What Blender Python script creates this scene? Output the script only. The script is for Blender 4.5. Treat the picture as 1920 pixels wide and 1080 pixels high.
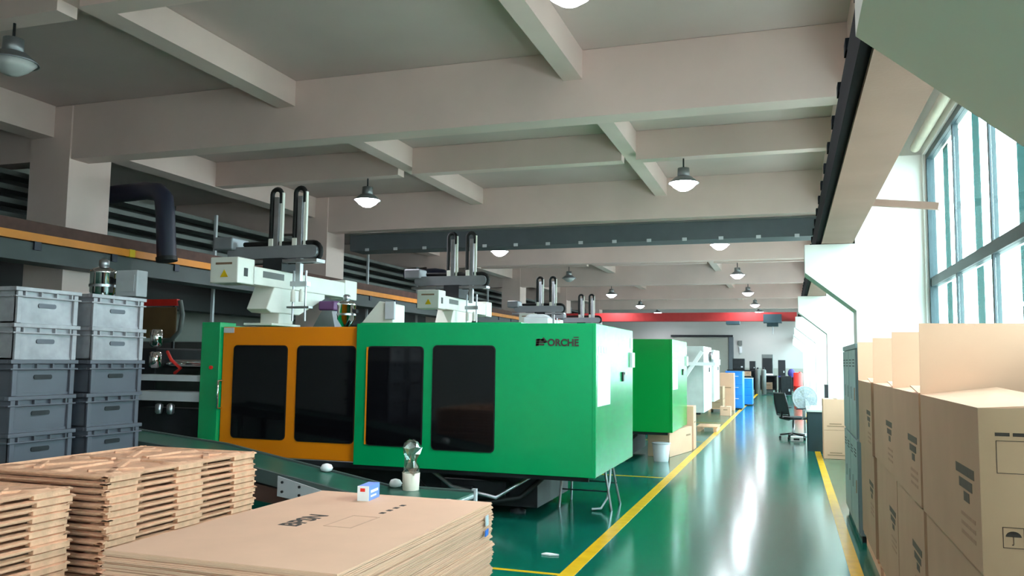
import bpy, math, random
from mathutils import Vector, Matrix
random.seed(7)
sc = bpy.context.scene
for o in list(bpy.data.objects): bpy.data.objects.remove(o)
COL = sc.collection
PI = math.pi

# ------------------------------------------------------------------ camera
yaw, pit, roll, H = 0.32139, 0.08645, 0.01265, 1.65
cy, sy = math.cos(yaw), math.sin(yaw)
fw = Vector((-sy*math.cos(pit), cy*math.cos(pit), math.sin(pit)))
rt = Vector((cy, sy, 0)); up = rt.cross(fw)
rt2 = math.cos(roll)*rt + math.sin(roll)*up
up2 = -math.sin(roll)*rt + math.cos(roll)*up
cam = bpy.data.cameras.new('camera'); camo = bpy.data.objects.new('camera', cam); COL.objects.link(camo)
cam.sensor_width = 36; cam.lens = 36*1561.5/1920; cam.clip_start = .05; cam.clip_end = 500
camo.matrix_world = Matrix(((rt2.x, up2.x, -fw.x, 0), (rt2.y, up2.y, -fw.y, 0), (rt2.z, up2.z, -fw.z, H), (0, 0, 0, 1)))
sc.camera = camo

# ------------------------------------------------------------------ overcast sky and exposure
SKY, LAMP, DIFF = 28.0, 420.0, 120.0
w = bpy.data.worlds.new('overcast_sky'); sc.world = w; w.use_nodes = True
bg = w.node_tree.nodes['Background']; bg.inputs[0].default_value = (.87, .92, 1, 1); bg.inputs[1].default_value = SKY
sc.view_settings.view_transform = 'Standard'; sc.view_settings.look = 'None'
sc.view_settings.exposure = -0.45; sc.view_settings.gamma = 1; sc.view_settings.use_curve_mapping = False

# ------------------------------------------------------------------ materials
def lin(c):
    return tuple(((v/255)/12.92 if v/255 <= .04045 else ((v/255+.055)/1.055)**2.4) for v in c)
def mat(name, rgb, rough=.5, metal=0, var=.08, scale=4, bump=0, bscale=40, coat=0, coatr=.06, stretch=None, spec=.5):
    m = bpy.data.materials.new(name); m.use_nodes = True; nt = m.node_tree; N = nt.nodes; L = nt.links
    b = N['Principled BSDF']; b.inputs['Roughness'].default_value = rough; b.inputs['Metallic'].default_value = metal
    b.inputs['Specular IOR Level'].default_value = spec
    if coat: b.inputs['Coat Weight'].default_value = coat; b.inputs['Coat Roughness'].default_value = coatr
    tc = N.new('ShaderNodeTexCoord'); src = tc.outputs['Object']
    if stretch:
        mp = N.new('ShaderNodeMapping'); mp.inputs['Scale'].default_value = stretch; L.new(src, mp.inputs[0]); src = mp.outputs[0]
    n = N.new('ShaderNodeTexNoise'); n.inputs['Scale'].default_value = scale; n.inputs['Detail'].default_value = 5; L.new(src, n.inputs['Vector'])
    r = N.new('ShaderNodeValToRGB'); c = lin(rgb)
    r.color_ramp.elements[0].position = .3; r.color_ramp.elements[1].position = .7
    r.color_ramp.elements[0].color = (*[max(0, v*(1-var)) for v in c], 1); r.color_ramp.elements[1].color = (*[min(1, v*(1+var)) for v in c], 1)
    L.new(n.outputs['Fac'], r.inputs[0]); L.new(r.outputs[0], b.inputs['Base Color'])
    if bump:
        n2 = N.new('ShaderNodeTexNoise'); n2.inputs['Scale'].default_value = bscale; L.new(src, n2.inputs['Vector'])
        bp = N.new('ShaderNodeBump'); bp.inputs['Strength'].default_value = bump; bp.inputs['Distance'].default_value = .01
        L.new(n2.outputs['Fac'], bp.inputs['Height']); L.new(bp.outputs[0], b.inputs['Normal'])
    return m
def emit(name, rgb, s):
    m = bpy.data.materials.new(name); m.use_nodes = True; nt = m.node_tree; nt.nodes.clear()
    o = nt.nodes.new('ShaderNodeOutputMaterial'); e = nt.nodes.new('ShaderNodeEmission'); e.inputs[0].default_value = (*rgb, 1); e.inputs[1].default_value = s
    nt.links.new(e.outputs[0], o.inputs[0]); return m
def sheer(name, rgb, gloss=.08, rough=.05, diffuse=0.0):
    m = bpy.data.materials.new(name); m.use_nodes = True; nt = m.node_tree; nt.nodes.clear(); N = nt.nodes; L = nt.links
    o = N.new('ShaderNodeOutputMaterial'); t = N.new('ShaderNodeBsdfTransparent'); t.inputs[0].default_value = (*lin(rgb), 1)
    g = N.new('ShaderNodeBsdfGlossy'); g.inputs['Roughness'].default_value = rough
    mx = N.new('ShaderNodeMixShader'); mx.inputs[0].default_value = gloss; L.new(t.outputs[0], mx.inputs[1]); L.new(g.outputs[0], mx.inputs[2])
    out = mx
    if diffuse:
        d = N.new('ShaderNodeBsdfDiffuse'); d.inputs[0].default_value = (*lin(rgb), 1)
        m2 = N.new('ShaderNodeMixShader'); m2.inputs[0].default_value = diffuse; L.new(mx.outputs[0], m2.inputs[1]); L.new(d.outputs[0], m2.inputs[2]); out = m2
    L.new(out.outputs[0], o.inputs[0]); return m

M = dict(
    floor=mat('green_epoxy', (12, 98, 82), .15, var=.10, scale=.7, bump=.02, bscale=3, spec=.8),
    yellow=mat('yellow_line_paint', (226, 176, 22), .25, var=.12, scale=6),
    slab=mat('ceiling_paint', (210, 186, 182), .9, var=.06, scale=.6),
    beam=mat('beam_paint', (228, 201, 194), .85, var=.06, scale=.8),
    white=mat('white_wall_paint', (236, 234, 228), .8, var=.03, scale=.7),
    tanconc=mat('tan_concrete', (156, 126, 112), .85, var=.07, scale=2, bump=.1),
    wallgrey=mat('grey_wall', (150, 150, 142), .85, var=.08, scale=.6),
    green=mat('machine_green', (0, 158, 92), .2, var=.05, scale=1.2, bump=.05, bscale=90),
    green2=mat('machine_leaf_green', (14, 152, 66), .2, var=.05, scale=1.2, bump=.05, bscale=90),
    greyw=mat('machine_grey_white', (206, 210, 206), .4),
    orange=mat('door_orange', (238, 134, 10), .35, var=.05, scale=1.2),
    smoke=mat('smoked_pane', (13, 13, 16), .06, var=.2, scale=2),
    rubber=mat('black_rubber', (12, 12, 13), .6),
    black=mat('black_plastic', (22, 22, 26), .45),
    darkiron=mat('dark_iron', (38, 40, 44), .55, metal=.3, var=.3, scale=6),
    steel=mat('brushed_steel', (190, 192, 198), .28, metal=.9, var=.1, scale=9),
    chrome=mat('chrome', (225, 225, 225), .08, metal=1, var=.02),
    plate=mat('painted_light_plate', (205, 205, 210), .4),
    robot=mat('robot_cream', (240, 238, 228), .4, var=.03),
    robotgrey=mat('robot_aluminium', (150, 152, 158), .4, metal=.5),
    purple=mat('magenta_cap', (112, 58, 118), .5),
    crate=mat('grey_crate_plastic', (84, 86, 95), .45, var=.06, scale=5),
    film=mat('crate_under_film', (150, 148, 153), .3, var=.2, scale=7, bump=.6, bscale=9),
    wood=mat('pressed_wood', (226, 172, 138), .8, var=.12, scale=22, bump=.3, bscale=70),
    card=mat('cardboard', (216, 170, 142), .8, var=.04, scale=3),
    card2=mat('cardboard_olive', (170, 138, 110), .8, var=.05, scale=3),
    cardedge=mat('cardboard_edge', (196, 160, 136), .85, var=.15, scale=60, stretch=(1, 1, 12)),
    ink=mat('print_ink', (52, 44, 38), .8, var=.2, scale=30),
    inkpale=mat('pale_print_ink', (150, 118, 92), .8, var=.1, scale=30),
    inkfaint=mat('faint_print_ink', (198, 156, 130), .8, var=.06, scale=30),
    inkolive=mat('olive_print_ink', (82, 74, 60), .8, var=.1, scale=30),
    railblack=mat('rail_black', (13, 14, 18), .95, spec=.15),
    farpaint=mat('far_wall_paint', (178, 174, 172), .85, var=.04, scale=.6),
    blueink=mat('blue_print', (40, 110, 210), .5),
    skyblue=mat('blue_carton', (104, 140, 226), .45),
    paper=mat('white_paper', (244, 244, 244), .7, var=.01),
    belt=mat('belt_green', (44, 92, 78), .3, var=.1, scale=6),
    beltframe=mat('conveyor_frame', (96, 110, 108), .45, metal=.4),
    brownpanel=mat('brown_panel', (96, 66, 58), .6),
    cream=mat('cream_cup', (222, 214, 196), .6),
    runway=mat('runway_steel_grey', (66, 72, 72), .6, var=.12, scale=2),
    rust=mat('rail_brown', (84, 54, 46), .75, var=.2, scale=6),
    busbar=mat('busbar_orange', (222, 132, 18), .5),
    navy=mat('navy_duct', (36, 40, 60), .5),
    tray=mat('tray_grey', (110, 112, 110), .55, metal=.3),
    duct=mat('duct_slate', (84, 90, 96), .6, var=.06),
    teal=mat('window_frame_teal', (46, 64, 70), .5),
    red=mat('crane_red', (168, 44, 44), .5),
    hoist=mat('hoist_teal', (38, 62, 70), .5),
    bluecab=mat('bright_blue', (20, 130, 226), .4),
    locker=mat('locker_grey_blue', (112, 134, 136), .4, var=.06, scale=3),
    redbag=mat('red_plastic', (230, 44, 34), .5),
    purplecloth=mat('purple_cloth', (66, 60, 130), .8),
    brown=mat('brown_board', (110, 82, 52), .8, var=.1),
    lampshell=mat('lamp_aluminium', (150, 152, 156), .4, metal=.6),
    fan=mat('fan_grey', (196, 202, 208), .4),
    mesh=mat('chair_mesh', (34, 44, 48), .8),
    lamplit=emit('lamp_light', (.86, .93, 1), DIFF),
    lampoff=mat('lamp_diffuser_off', (200, 200, 200), .3),
    roll=mat('cream_roller', (214, 206, 186), .6),
    sticker=mat('warning_yellow', (232, 190, 20), .5),
    ground=mat('outside_ground', (196, 188, 182), .9),
    glass=sheer('window_glass', (228, 246, 244)),
    blind=sheer('teal_slat', (84, 106, 104), .02, .4, 0),
    bag=sheer('clear_bag', (225, 235, 232), .45, .12),
)

# ------------------------------------------------------------------ mesh helpers
class MB:
    def __init__(s): s.v = []; s.f = []; s.sm = []
    def add(s, vs, fs, smooth=False):
        n = len(s.v); s.v += [tuple(v) for v in vs]; s.f += [tuple(i+n for i in f) for f in fs]; s.sm += [smooth]*len(fs); return s
    def box(s, x0, x1, y0, y1, z0, z1):
        return s.add([(x0, y0, z0), (x1, y0, z0), (x1, y1, z0), (x0, y1, z0), (x0, y0, z1), (x1, y0, z1), (x1, y1, z1), (x0, y1, z1)],
              [(3, 2, 1, 0), (4, 5, 6, 7), (0, 1, 5, 4), (1, 2, 6, 5), (2, 3, 7, 6), (3, 0, 4, 7)])
    def prism(s, pts, axis, a, b):
        def pt(p, t): return {'x': (t, p[0], p[1]), 'y': (p[0], t, p[1]), 'z': (p[0], p[1], t)}[axis]
        n = len(pts); vs = [pt(p, a) for p in pts]+[pt(p, b) for p in pts]
        fs = [tuple(range(n)), tuple(range(2*n-1, n-1, -1))]+[(i, i+n, (i+1) % n+n, (i+1) % n) for i in range(n)]
        return s.add(vs, fs)
    def tube(s, path, r, n=8, closed=False, cap=True):
        P = [Vector(p) for p in path]; rings = []; k = len(P); prev = None
        for i, p in enumerate(P):
            if closed: t = (P[(i+1) % k]-P[i-1]).normalized()
            else: t = (P[min(i+1, k-1)]-P[max(i-1, 0)]).normalized()
            a = prev if prev else (Vector((0, 0, 1)) if abs(t.z) < .9 else Vector((1, 0, 0)))
            u = (a-t*a.dot(t)).normalized(); v = t.cross(u); prev = u
            rr = r[i] if isinstance(r, (list, tuple)) else r
            rings.append([p+u*math.cos(2*PI*j/n)*rr+v*math.sin(2*PI*j/n)*rr for j in range(n)])
        vs = [q for g in rings for q in g]; fs = []
        for i in range(k if closed else k-1):
            for j in range(n):
                a, b = i*n+j, i*n+(j+1) % n; c, d = ((i+1) % k)*n+(j+1) % n, ((i+1) % k)*n+j
                fs.append((a, b, c, d))
        s.add(vs, fs, True)
        if cap and not closed: 
            s.add(rings[0], [tuple(range(n-1, -1, -1))]); s.add(rings[-1], [tuple(range(n))])
        return s
    def lathe(s, prof, cx=0, cy=0, n=20, smooth=True):
        vs = []; fs = []
        for (r, z) in prof: vs += [(cx+r*math.cos(2*PI*j/n), cy+r*math.sin(2*PI*j/n), z) for j in range(n)]
        for i in range(len(prof)-1):
            for j in range(n): fs.append((i*n+j, i*n+(j+1) % n, (i+1)*n+(j+1) % n, (i+1)*n+j))
        s.add(vs, fs, smooth)
        if prof[0][0] > 1e-4: s.add(vs[:n], [tuple(range(n-1, -1, -1))])
        if prof[-1][0] > 1e-4: s.add(vs[-n:], [tuple(range(n))])
        return s
    def bar(s, a, b, w, h):
        a, b = Vector(a), Vector(b); t = (b-a).normalized(); u = Vector((0, 0, 1)) if abs(t.z) < .95 else Vector((1, 0, 0))
        x = t.cross(u).normalized(); u = x.cross(t); x *= w/2; u *= h/2
        return s.add([a-x-u, a+x-u, a+x+u, a-x+u, b-x-u, b+x-u, b+x+u, b-x+u], [(0, 1, 2, 3), (7, 6, 5, 4), (0, 4, 5, 1), (1, 5, 6, 2), (2, 6, 7, 3), (3, 7, 4, 0)])
    def mesh(s, name):
        me = bpy.data.meshes.new(name); me.from_pydata(s.v, [], s.f); me.polygons.foreach_set('use_smooth', s.sm); me.update(); return me
    def build(s, name, m, parent=None, bevel=0, loc=None):
        o = bpy.data.objects.new(name, s.mesh(name)); COL.objects.link(o); o.data.materials.append(M[m] if isinstance(m, str) else m)
        if parent: o.parent = parent
        if loc: o.location = loc
        if bevel:
            b = o.modifiers.new('bevel', 'BEVEL'); b.width = bevel; b.segments = 2; b.limit_method = 'ANGLE'
        return o
def B(*a): return MB().box(*a)
def tag(o, label, cat, group=None):
    o['label'] = label; o['category'] = cat
    if group: o['group'] = group
    return o
def struct(o, label=None):
    o['kind'] = 'structure'
    if label: o['label'] = label
    return o
def thing(name, label, cat, loc=(0, 0, 0), rz=0, group=None):
    o = bpy.data.objects.new(name, None); COL.objects.link(o); o.location = loc; o.rotation_euler.z = rz; o.empty_display_size = .1
    return tag(o, label, cat, group)
def dup(o, parent=None, swap=None):
    c = o.copy(); COL.objects.link(c); c.parent = parent
    if swap and o.type == 'MESH' and o.data.materials and o.data.materials[0].name in swap:
        c.data = o.data.copy(); c.data.materials[0] = swap[o.data.materials[0].name]
    for k in list(o.children): dup(k, c, swap)
    return c
def rrect(x0, x1, z0, z1, r, n=5):
    p = []
    for cx, cz, a0 in ((x1-r, z0+r, -PI/2), (x1-r, z1-r, 0), (x0+r, z1-r, PI/2), (x0+r, z0+r, PI)):
        p += [(cx+r*math.cos(a0+PI/2*i/n), cz+r*math.sin(a0+PI/2*i/n)) for i in range(n+1)]
    return p
def text(body, size, name, m, parent, loc, rot, ext=.001, sx=1.0, align='LEFT', bold=.0):
    c = bpy.data.curves.new('t', 'FONT'); c.body = body; c.size = size; c.extrude = ext; c.align_x = align; c.offset = bold
    t = bpy.data.objects.new('t', c); COL.objects.link(t)
    me = bpy.data.meshes.new_from_object(t.evaluated_get(bpy.context.evaluated_depsgraph_get()))
    bpy.data.objects.remove(t); bpy.data.curves.remove(c)
    o = bpy.data.objects.new(name, me); COL.objects.link(o); o.data.materials.clear(); o.data.materials.append(M[m]); o.parent = parent
    o.location = loc; o.rotation_euler = rot; o.scale = (sx, 1, 1); return o

# ================================================================== THE SETTING
Y0, Y1 = -4.0, 56.0
XL, XR = -16.0, 1.5
YC = [2.40, 10.5, 18.55, 26.6, 34.65, 42.7, 50.75]      # column lines
YB = [2.42, 10.46, 18.5, 26.55, 34.6, 42.65, 50.7]       # cross beams
fl = struct(B(XL, XR, Y0, Y1, -.1, 0).build('floor', 'floor'), 'glossy green epoxy factory floor')
B(-1.72, -1.60, Y0, 47, 0, .002).build('floor_line', 'yellow', fl)
B(.43, .53, Y0, 30, 0, .002).build('floor_line', 'yellow', fl)
for yy in (.63, 6.40, 12.17, 17.94, 23.71): B(-6.5, -1.72, yy-.025, yy+.025, 0, .002).build('floor_line', 'yellow', fl)
struct(B(-80, 80, -80, 140, -.4, -.12).build('trim_1', 'ground'), 'ground outside the factory hall')

ce = struct(B(XL, XR+.2, Y0, Y1, 5.76, 5.96).build('ceiling', 'slab'), 'painted concrete ceiling slab with a grid of beams')
for y in YB: B(-15.9, .74, y, y+.36, 4.85, 5.755).build('cross_beam', 'beam', ce)
yy = [Y0+.02]+YB+[Y1-.02]
for i in range(len(yy)-1):
    a, b = yy[i]+(.36 if i else 0), yy[i+1]
    for x0, x1, z in ((-7.22, -6.92, 5.37), (-2.80, -2.54, 5.36), (-11.95, -11.50, 5.23), (.72, 1.18, 4.85)):
        B(x0, x1, a, b, z, 5.755).build('longitudinal_beam', 'beam', ce)
    if i:
        m = (a+b)/2; 
        for x0, x1 in ((-11.5, -7.22), (-6.92, -2.80), (-2.54, .72)): B(x0, x1, m-.13, m+.13, 5.24, 5.755).build('secondary_beam', 'beam', ce)
        if i == 1:
            pass
struct(B(XL-.2, XL, Y0, Y1, 0, 5.96).build('wall_left', 'wallgrey'), 'plain grey left wall of the hall')
struct(B(XL, XR, Y0-.2, Y0, 0, 5.96).build('wall_back', 'white'), 'white wall behind the viewpoint')
wf = struct(B(XL, XR, Y1, Y1+.2, 0, 5.96).build('wall_far', 'farpaint'), 'white end wall of the hall')
B(-3.1, XR, Y1-.01, Y1, 0, 1.35).build('painted_dado', 'wallgrey', wf)
d = struct(MB().box(-7.3, -3.75, Y1-.06, Y1, 0, 3.3).build('door_1', 'wallgrey'), 'grey roller door in the far end wall')
for k in range(12): B(-7.3, -3.75, Y1-.075, Y1-.06, .06+k*.27, .06+k*.27+.24).build('door_slat', 'wallgrey', d)
B(-7.45, -3.45, Y1-.12, Y1-.06, 3.32, 3.46).build('door_head', 'darkiron', d)
B(-3.72, -3.42, Y1-.14, Y1, 0, 3.32).build('door_jamb', 'duct', d)

# right wall: sill wall, lintel, piers, windows between the columns
wr = struct(B(XR, XR+.2, Y0, Y1, 0, .95).build('wall_right', 'white'), 'white right wall below and above the tall windows')
B(XR, XR+.2, Y0, Y1, 4.08, 5.76).build('lintel', 'white', wr)
WB = [(Y0+.6, YC[0]+.1)]+[(YC[i]+.55, YC[i+1]-.02) for i in range(len(YC)-1)]+[(YC[-1]+.55, Y1-.5)]
prev = Y0
for a, b in WB+[(Y1, Y1)]:
    B(XR, XR+.2, prev, a, .95, 4.08).build('pier', 'white', wr); prev = b
ncount = 0
for wi, (a, b) in enumerate(WB):
    wn = struct(MB().box(XR+.03, XR+.11, a, b, .95, 1.02).box(XR+.03, XR+.11, a, b, 4.01, 4.08).box(XR+.03, XR+.11, a, a+.07, 1.02, 4.01).box(XR+.03, XR+.11, b-.07, b, 1.02, 4.01)
                .build('window_%d' % (wi+1), 'teal'), 'tall window with teal metal frame in the right wall')
    B(XR+.04, XR+.12, a+.07, b-.07, 2.54, 2.64).build('transom', 'teal', wn)
    nb = max(2, round((b-a)/1.46)); st = (b-a)/nb
    for k in range(nb):
        p, q = a+k*st, a+(k+1)*st
        if k: B(XR+.05, XR+.10, p-.03, p+.03, 1.02, 4.01).build('mullion', 'teal', wn)
        for z0, z1 in ((1.02, 2.54), (2.64, 4.01)): B(XR+.06, XR+.066, p+.04, q-.04, z0, z1).build('pane', 'glass', wn)
        if wi < 3:
            for t, wd in ((.07, .14), (.46, .26)):
                for z0, z1 in ((1.02, 2.53), (2.65, 4.0)): B(XR+.12, XR+.128, p+st*t, p+st*t+wd, z0, z1).build('shade_strip', 'blind', wn)
# cream roller box above the near window
rl = struct(MB().tube([(1.42, 6.2, 4.16), (1.42, 10.45, 4.16)], .055, 12).build('trim_2', 'roll'), 'cream roller tube along the top of the near window')

# right columns with sloped corbels, painted white
for i, y in enumerate(YC):
    tip = .225 if i == 0 else .195
    yf = y-.75 if i == 0 else y
    c = struct(MB().box(.755, 1.16, yf, y+.5, 0, 4.86).build('column', 'white'), 'white concrete column on the window side, number %d from the viewpoint' % (i+1))
    MB().prism([(.755, 2.28), (tip, 2.735), (tip, 3.07), (.755, 3.07)], 'y', yf, y+.5).build('corbel', 'white', c)
    if i: MB().box(1.16, 1.50, y+.06, y+.54, 0, 4.1).build('pier', 'white', c)
for i, y in enumerate(YB[:]):
    struct(MB().box(-11.98, -11.14, y-.03, y+.85, 0, 5.74).build('column', 'beam'), 'square grey concrete column on the inner side, number %d from the viewpoint' % (i+1))

# ================================================================== crane runways and cranes
t = thing('crane_runway', 'tan concrete crane beam resting on the right corbels, dark rail along it', 'crane beam', (0, 0, 0))
for i in range(len(YC)):
    a = YC[i]-.0+.02 if i else Y0+.05
    b = (YC[i+1]+.0 if i < len(YC)-1 else Y1-.05)
    if i == 0: a = Y0+.05
    B(.385, .73, a, b-.02, 3.075, 3.33).build('beam_segment', 'tanconc', t)
rb = B(.325, .383, Y0+.05, Y1-.05, 3.10, 3.36).build('rail_cover', 'railblack', t)
proto = B(-.03, .06, -.06, .06, -.02, .05).mesh('clamp')
proto.materials.append(M['railblack'])
y = 3.3
while y < 40:
    o = bpy.data.objects.new('rail_clamp', proto); COL.objects.link(o); o.parent = t; o.location = (.345, y, 3.37); y += .75
t = thing('crane_runway', 'dark grey crane girder on the left with an orange conductor bar', 'crane beam', (-10.8, 0, 0))
B(-.2, .12, Y0+.05, Y1-.05, 3.09, 3.31).build('girder', 'runway', t)
B(-.32, .16, Y0+.05, Y1-.05, 3.02, 3.09).build('flange', 'runway', t)
B(-.3, .06, Y0+.05, Y1-.05, 3.31, 3.64).build('rail_seat', 'rust', t)
MB().box(.10, .17, Y0+.05, Y1-.05, 3.325, 3.445).build('conductor_bar', 'busbar', t)
for k in range(34):
    B(.06, .15, -.06, .06, 3.20, 3.325).build('bracket', 'navy', t, loc=(0, 5+k*1.5-3, 0))
B(.095, .178, 11.3, 11.42, 3.32, 3.45).build('bar_joint', 'sticker', t)
t = thing('overhead_crane', 'red bridge crane spanning the far end of the hall with dark hoist', 'crane', (-5.2, 40, 3.6))
g = MB().box(-5.5, 5.55, -.25, .25, -.02, .38).build('bridge_girder', 'red', t)
B(-5.75, -5.5, -.9, .9, .045, .3).build('end_truck', 'red', t); B(5.55, 5.75, -.9, .9, -.17, .1).build('end_truck', 'red', t)
MB().box(4.1, 4.9, -.45, .45, -.1, .28).box(4.25, 4.75, -.3, .3, -.26, -.1).build('hoist', 'hoist', t)
MB().box(2.45, 3.05, -.4, .4, -.17, -.02).build('trolley', 'hoist', t)
MB().tube([(4.5, 0, -.26), (4.5, 0, -.6)], .02).build('hook_rope', 'steel', t)
# slate duct under the second cross beam
t = thing('air_duct', 'slate grey rectangular duct running under the second ceiling cross beam', 'duct', (-5, 19.2, 4.4))
B(-5.7, 5.6, -.32, .4, 0, .445).build('duct_body', 'duct', t)
B(-5.7, 5.6, -.36, -.33, .40, .43).build('top_rail', 'tray', t)
for k in range(14): B(-.05, .05, -.345, -.32, -.02, .05).build('hanger', 'plate', t, loc=(-5.2+k*.8, 0, 0))
tag(MB().bar((.74, 9.7, 3.42), (1.49, 9.4, 3.28), .09, .07).build('brace_bar', 'tanconc'), 'slim tan brace bar from the crane beam to the window pier', 'brace')

# ================================================================== high bay lamps
def make_lamp(lit):
    t = bpy.data.objects.new('high_bay_lamp', None); COL.objects.link(t)
    MB().tube([(0, 0, .12), (0, 0, .315)], .012).build('rod', 'darkiron', t)
    MB().lathe([(.03, .15), (.085, .14), (.09, .0), (.07, -.02)], n=16).build('driver_housing', 'lampshell', t)
    MB().lathe([(.075, 0), (.12, -.02), (.2, -.10), (.225, -.13), (.215, -.13), (.11, -.03)], n=24).build('reflector', 'lampshell', t)
    MB().lathe([(.0001, -.27), (.07, -.255), (.14, -.20), (.205, -.12), (.0001, -.119)], n=24).build('diffuser', 'lamplit' if lit else 'lampoff', t)
    return t
def lamp_light(t, e):
    l = bpy.data.lights.new('lamp', 'SPOT'); l.energy = e; l.spot_size = math.radians(155); l.spot_blend = .6; l.shadow_soft_size = .18; l.color = (.97, .93, 1)
    o = bpy.data.objects.new('lamp_bulb', l); COL.objects.link(o); o.parent = t; o.location = (0, 0, -.3)
lit = make_lamp(True); off = make_lamp(False); first = {True: lit, False: off}; used = set()
LY = [-1.40, 6.62, 14.66, 22.70, 30.75, 38.80, 46.85, 53.52]
order = ['right overhead', 'first', 'second', 'third', 'fourth', 'fifth', 'sixth', 'seventh']
for xs, row in ((-1.72, 'aisle'), (-7.95, 'machine')):
    for k, y in enumerate(LY):
        on = not (row == 'machine' and k in (0, 1, 4))
        t = first[on] if on not in used else dup(first[on]); used.add(on)
        t.location = (xs, y, 4.92); t.scale = (1.2, 1.2, 1)
        tag(t, '%s high bay lamp, %s from the viewpoint in the row above the %s' % ('lit white' if on else 'unlit', order[k], 'aisle' if row == 'aisle' else 'machines'), 'lamp', 'high bay ceiling lamps')
        if t is lit: lamp_light(t, LAMP)

# ================================================================== injection moulding machines
def pane(x0, x1, z0, z1, par, y=-.004):
    s = MB().prism(rrect(x0-.012, x1+.012, z0-.012, z1+.012, .05), 'y', y-.006, y+.004).build('window_seal', 'rubber', par)
    MB().prism(rrect(x0, x1, z0, z1, .045), 'y', y-.012, y-.0061).build('window_pane', 'smoke', par)
def make_machine():
    t = bpy.data.objects.new('injection_molding_machine', None); COL.objects.link(t)
    # green fixed guard
    g = B(2.07, 4.755, 0, .04, .487, 2.033).build('front_guard', 'green', t, .006)
    pane(2.225, 2.88, .715, 1.775, g, -.001); pane(3.01, 3.70, .70, 1.79, g, -.001)
    B(2.205, 2.225, -.012, -.001, .715, 1.775).build('door_edge_strip', 'orange', g)
    B(4.745, 4.785, -.003, .03, .487, 2.033).build('corner_post', 'green', t, .006)
    e = B(4.74, 4.78, .03, 2.1, .487, 2.033).build('end_guard', 'green', t, .006)
    B(2.09, 4.74, .04, 2.1, 1.995, 2.033).build('top_guard', 'green', t)
    B(2.05, 3.95, .12, 1.3, 2.033, 2.05).build('roof_flap', 'green', t)
    B(2.07, 4.74, 2.06, 2.1, .487, 1.995).build('rear_guard', 'green', t)
    # notice sheet, small plate, latch on the end guard
    B(4.78, 4.783, .09, .72, 1.19, 1.71).build('notice_sheet', 'paper', e)
    for k in range(4): B(4.78, 4.782, .13+k*.13, .22+k*.13, 1.735, 1.80).build('printed_character', 'greyw', e)
    B(4.78, 4.786, 1.93, 2.07, 1.80, 1.94).build('white_plate', 'paper', e)
    B(4.78, 4.81, 1.9, 2.08, 1.58, 1.76).build('grey_switch_plate', 'plate', e)
    lt = MB().box(4.78, 4.80, 1.38, 1.46, 1.42, 1.53).build('latch', 'black', e); B(4.80, 4.815, 1.42, 1.50, 1.50, 1.525).build('latch_lever', 'chrome', lt)
    # orange sliding door
    d = B(.27, 2.10, .05, .09, .51, 2.0).build('sliding_door', 'orange', t, .008)
    pane(.44, 1.15, .72, 1.775, d, .049); pane(1.30, 2.03, .715, 1.775, d, .049)
    h = MB().tube([(.285, .05, 1.05), (.285, -.03, 1.05), (.285, -.03, 1.37), (.285, .05, 1.37)], .012).build('handle', 'chrome', d)
    B(.28, .42, .04, .05, 1.93, 1.99).build('catch_plate', 'plate', d)
    B(.25, 4.7, .055, .08, .44, .50).build('door_track', 'darkiron', t)
    # green left post and rear of clamp housing
    p = B(0, .26, 0, .3, .54, 2.055).build('left_post', 'green', t, .008)
    MB().tube([(.16, -.02, 1.52), (.16, .0, 1.52)], .022, 12).build('push_button', 'redbag', p)
    B(.02, .26, .3, 2.1, .54, 2.02).build('left_guard', 'green', t)
    # bed and inner works
    B(-1.0, 4.05, .45, 1.75, .08, .44).build('machine_bed', 'darkiron', t)
    for x in (-.7, .9, 2.4, 3.8):
        for y in (.55, 1.65): MB().lathe([(.09, 0), (.09, .03), (.035, .05), (.035, .08)], x, y, 12).build('levelling_foot', 'darkiron', t)
    MB().box(3.0, 3.75, .28, .42, .16, .36).box(3.1, 3.4, .2, .28, .2, .3).build('pump_housing', 'darkiron', t, .01)
    MB().tube([(2.6, .3, .42), (2.9, .2, .2), (3.5, .15, .14), (3.9, .3, .2), (4.1, .5, .4)], .03).build('hydraulic_hose', 'rubber', t)
    MB().tube([(2.9, .25, .44), (3.2, .12, .3), (3.7, .1, .22), (4.0, .4, .42)], .022).build('hydraulic_hose', 'steel', t)
    # clamp end sticking out to the left
    B(-1.35, -.95, .35, 1.8, .44, 1.75).build('clamp_platen', 'darkiron', t, .02)
    for y in (.5, 1.6):
        for z in (.85, 1.55): MB().tube([(-.95, y, z), (.02, y, z)], .055, 12).build('tie_bar', 'chrome', t)
    B(-1.0, .0, .02, .34, 1.35, 1.42).build('slide_plate', 'plate', t)
    B(-1.0, .0, .02, .30, 1.11, 1.22).build('slide_plate', 'plate', t)
    MB().box(-.95, -.05, .1, .32, .62, 1.02).build('valve_block', 'darkiron', t, .01)
    for x in (-.62, -.45): MB().lathe([(.03, .95), (.045, .97), (.045, 1.06), (.02, 1.08)], x, .06, 10).build('grease_fitting', 'steel', t)
    for z0, z1 in ((1.50, 1.70), (1.76, 1.98)): MB().lathe([(.05, z0), (.075, z0+.02), (.075, z1-.02), (.05, z1)], -.88, .25, 14).build('oil_cylinder', 'chrome', t)
    MB().tube([(-.7, .25, 1.7), (-.55, .15, 1.6), (-.45, .2, 1.5), (-.6, .28, 1.44)], .02).build('red_hose', 'redbag', t)
    return t, g
GX = -6.63
mach, guard = make_machine(); mach.location = (GX, 8.25, 0)
tag(mach, 'nearest green moulding machine with orange sliding door and black windows', 'machine', 'injection moulding machines')
m2 = dup(mach, None, {'machine_green': M['green2']}); m2.location = (GX, 14.02, 0); m2['label'] = 'second green moulding machine, behind the nearest one'
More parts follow.
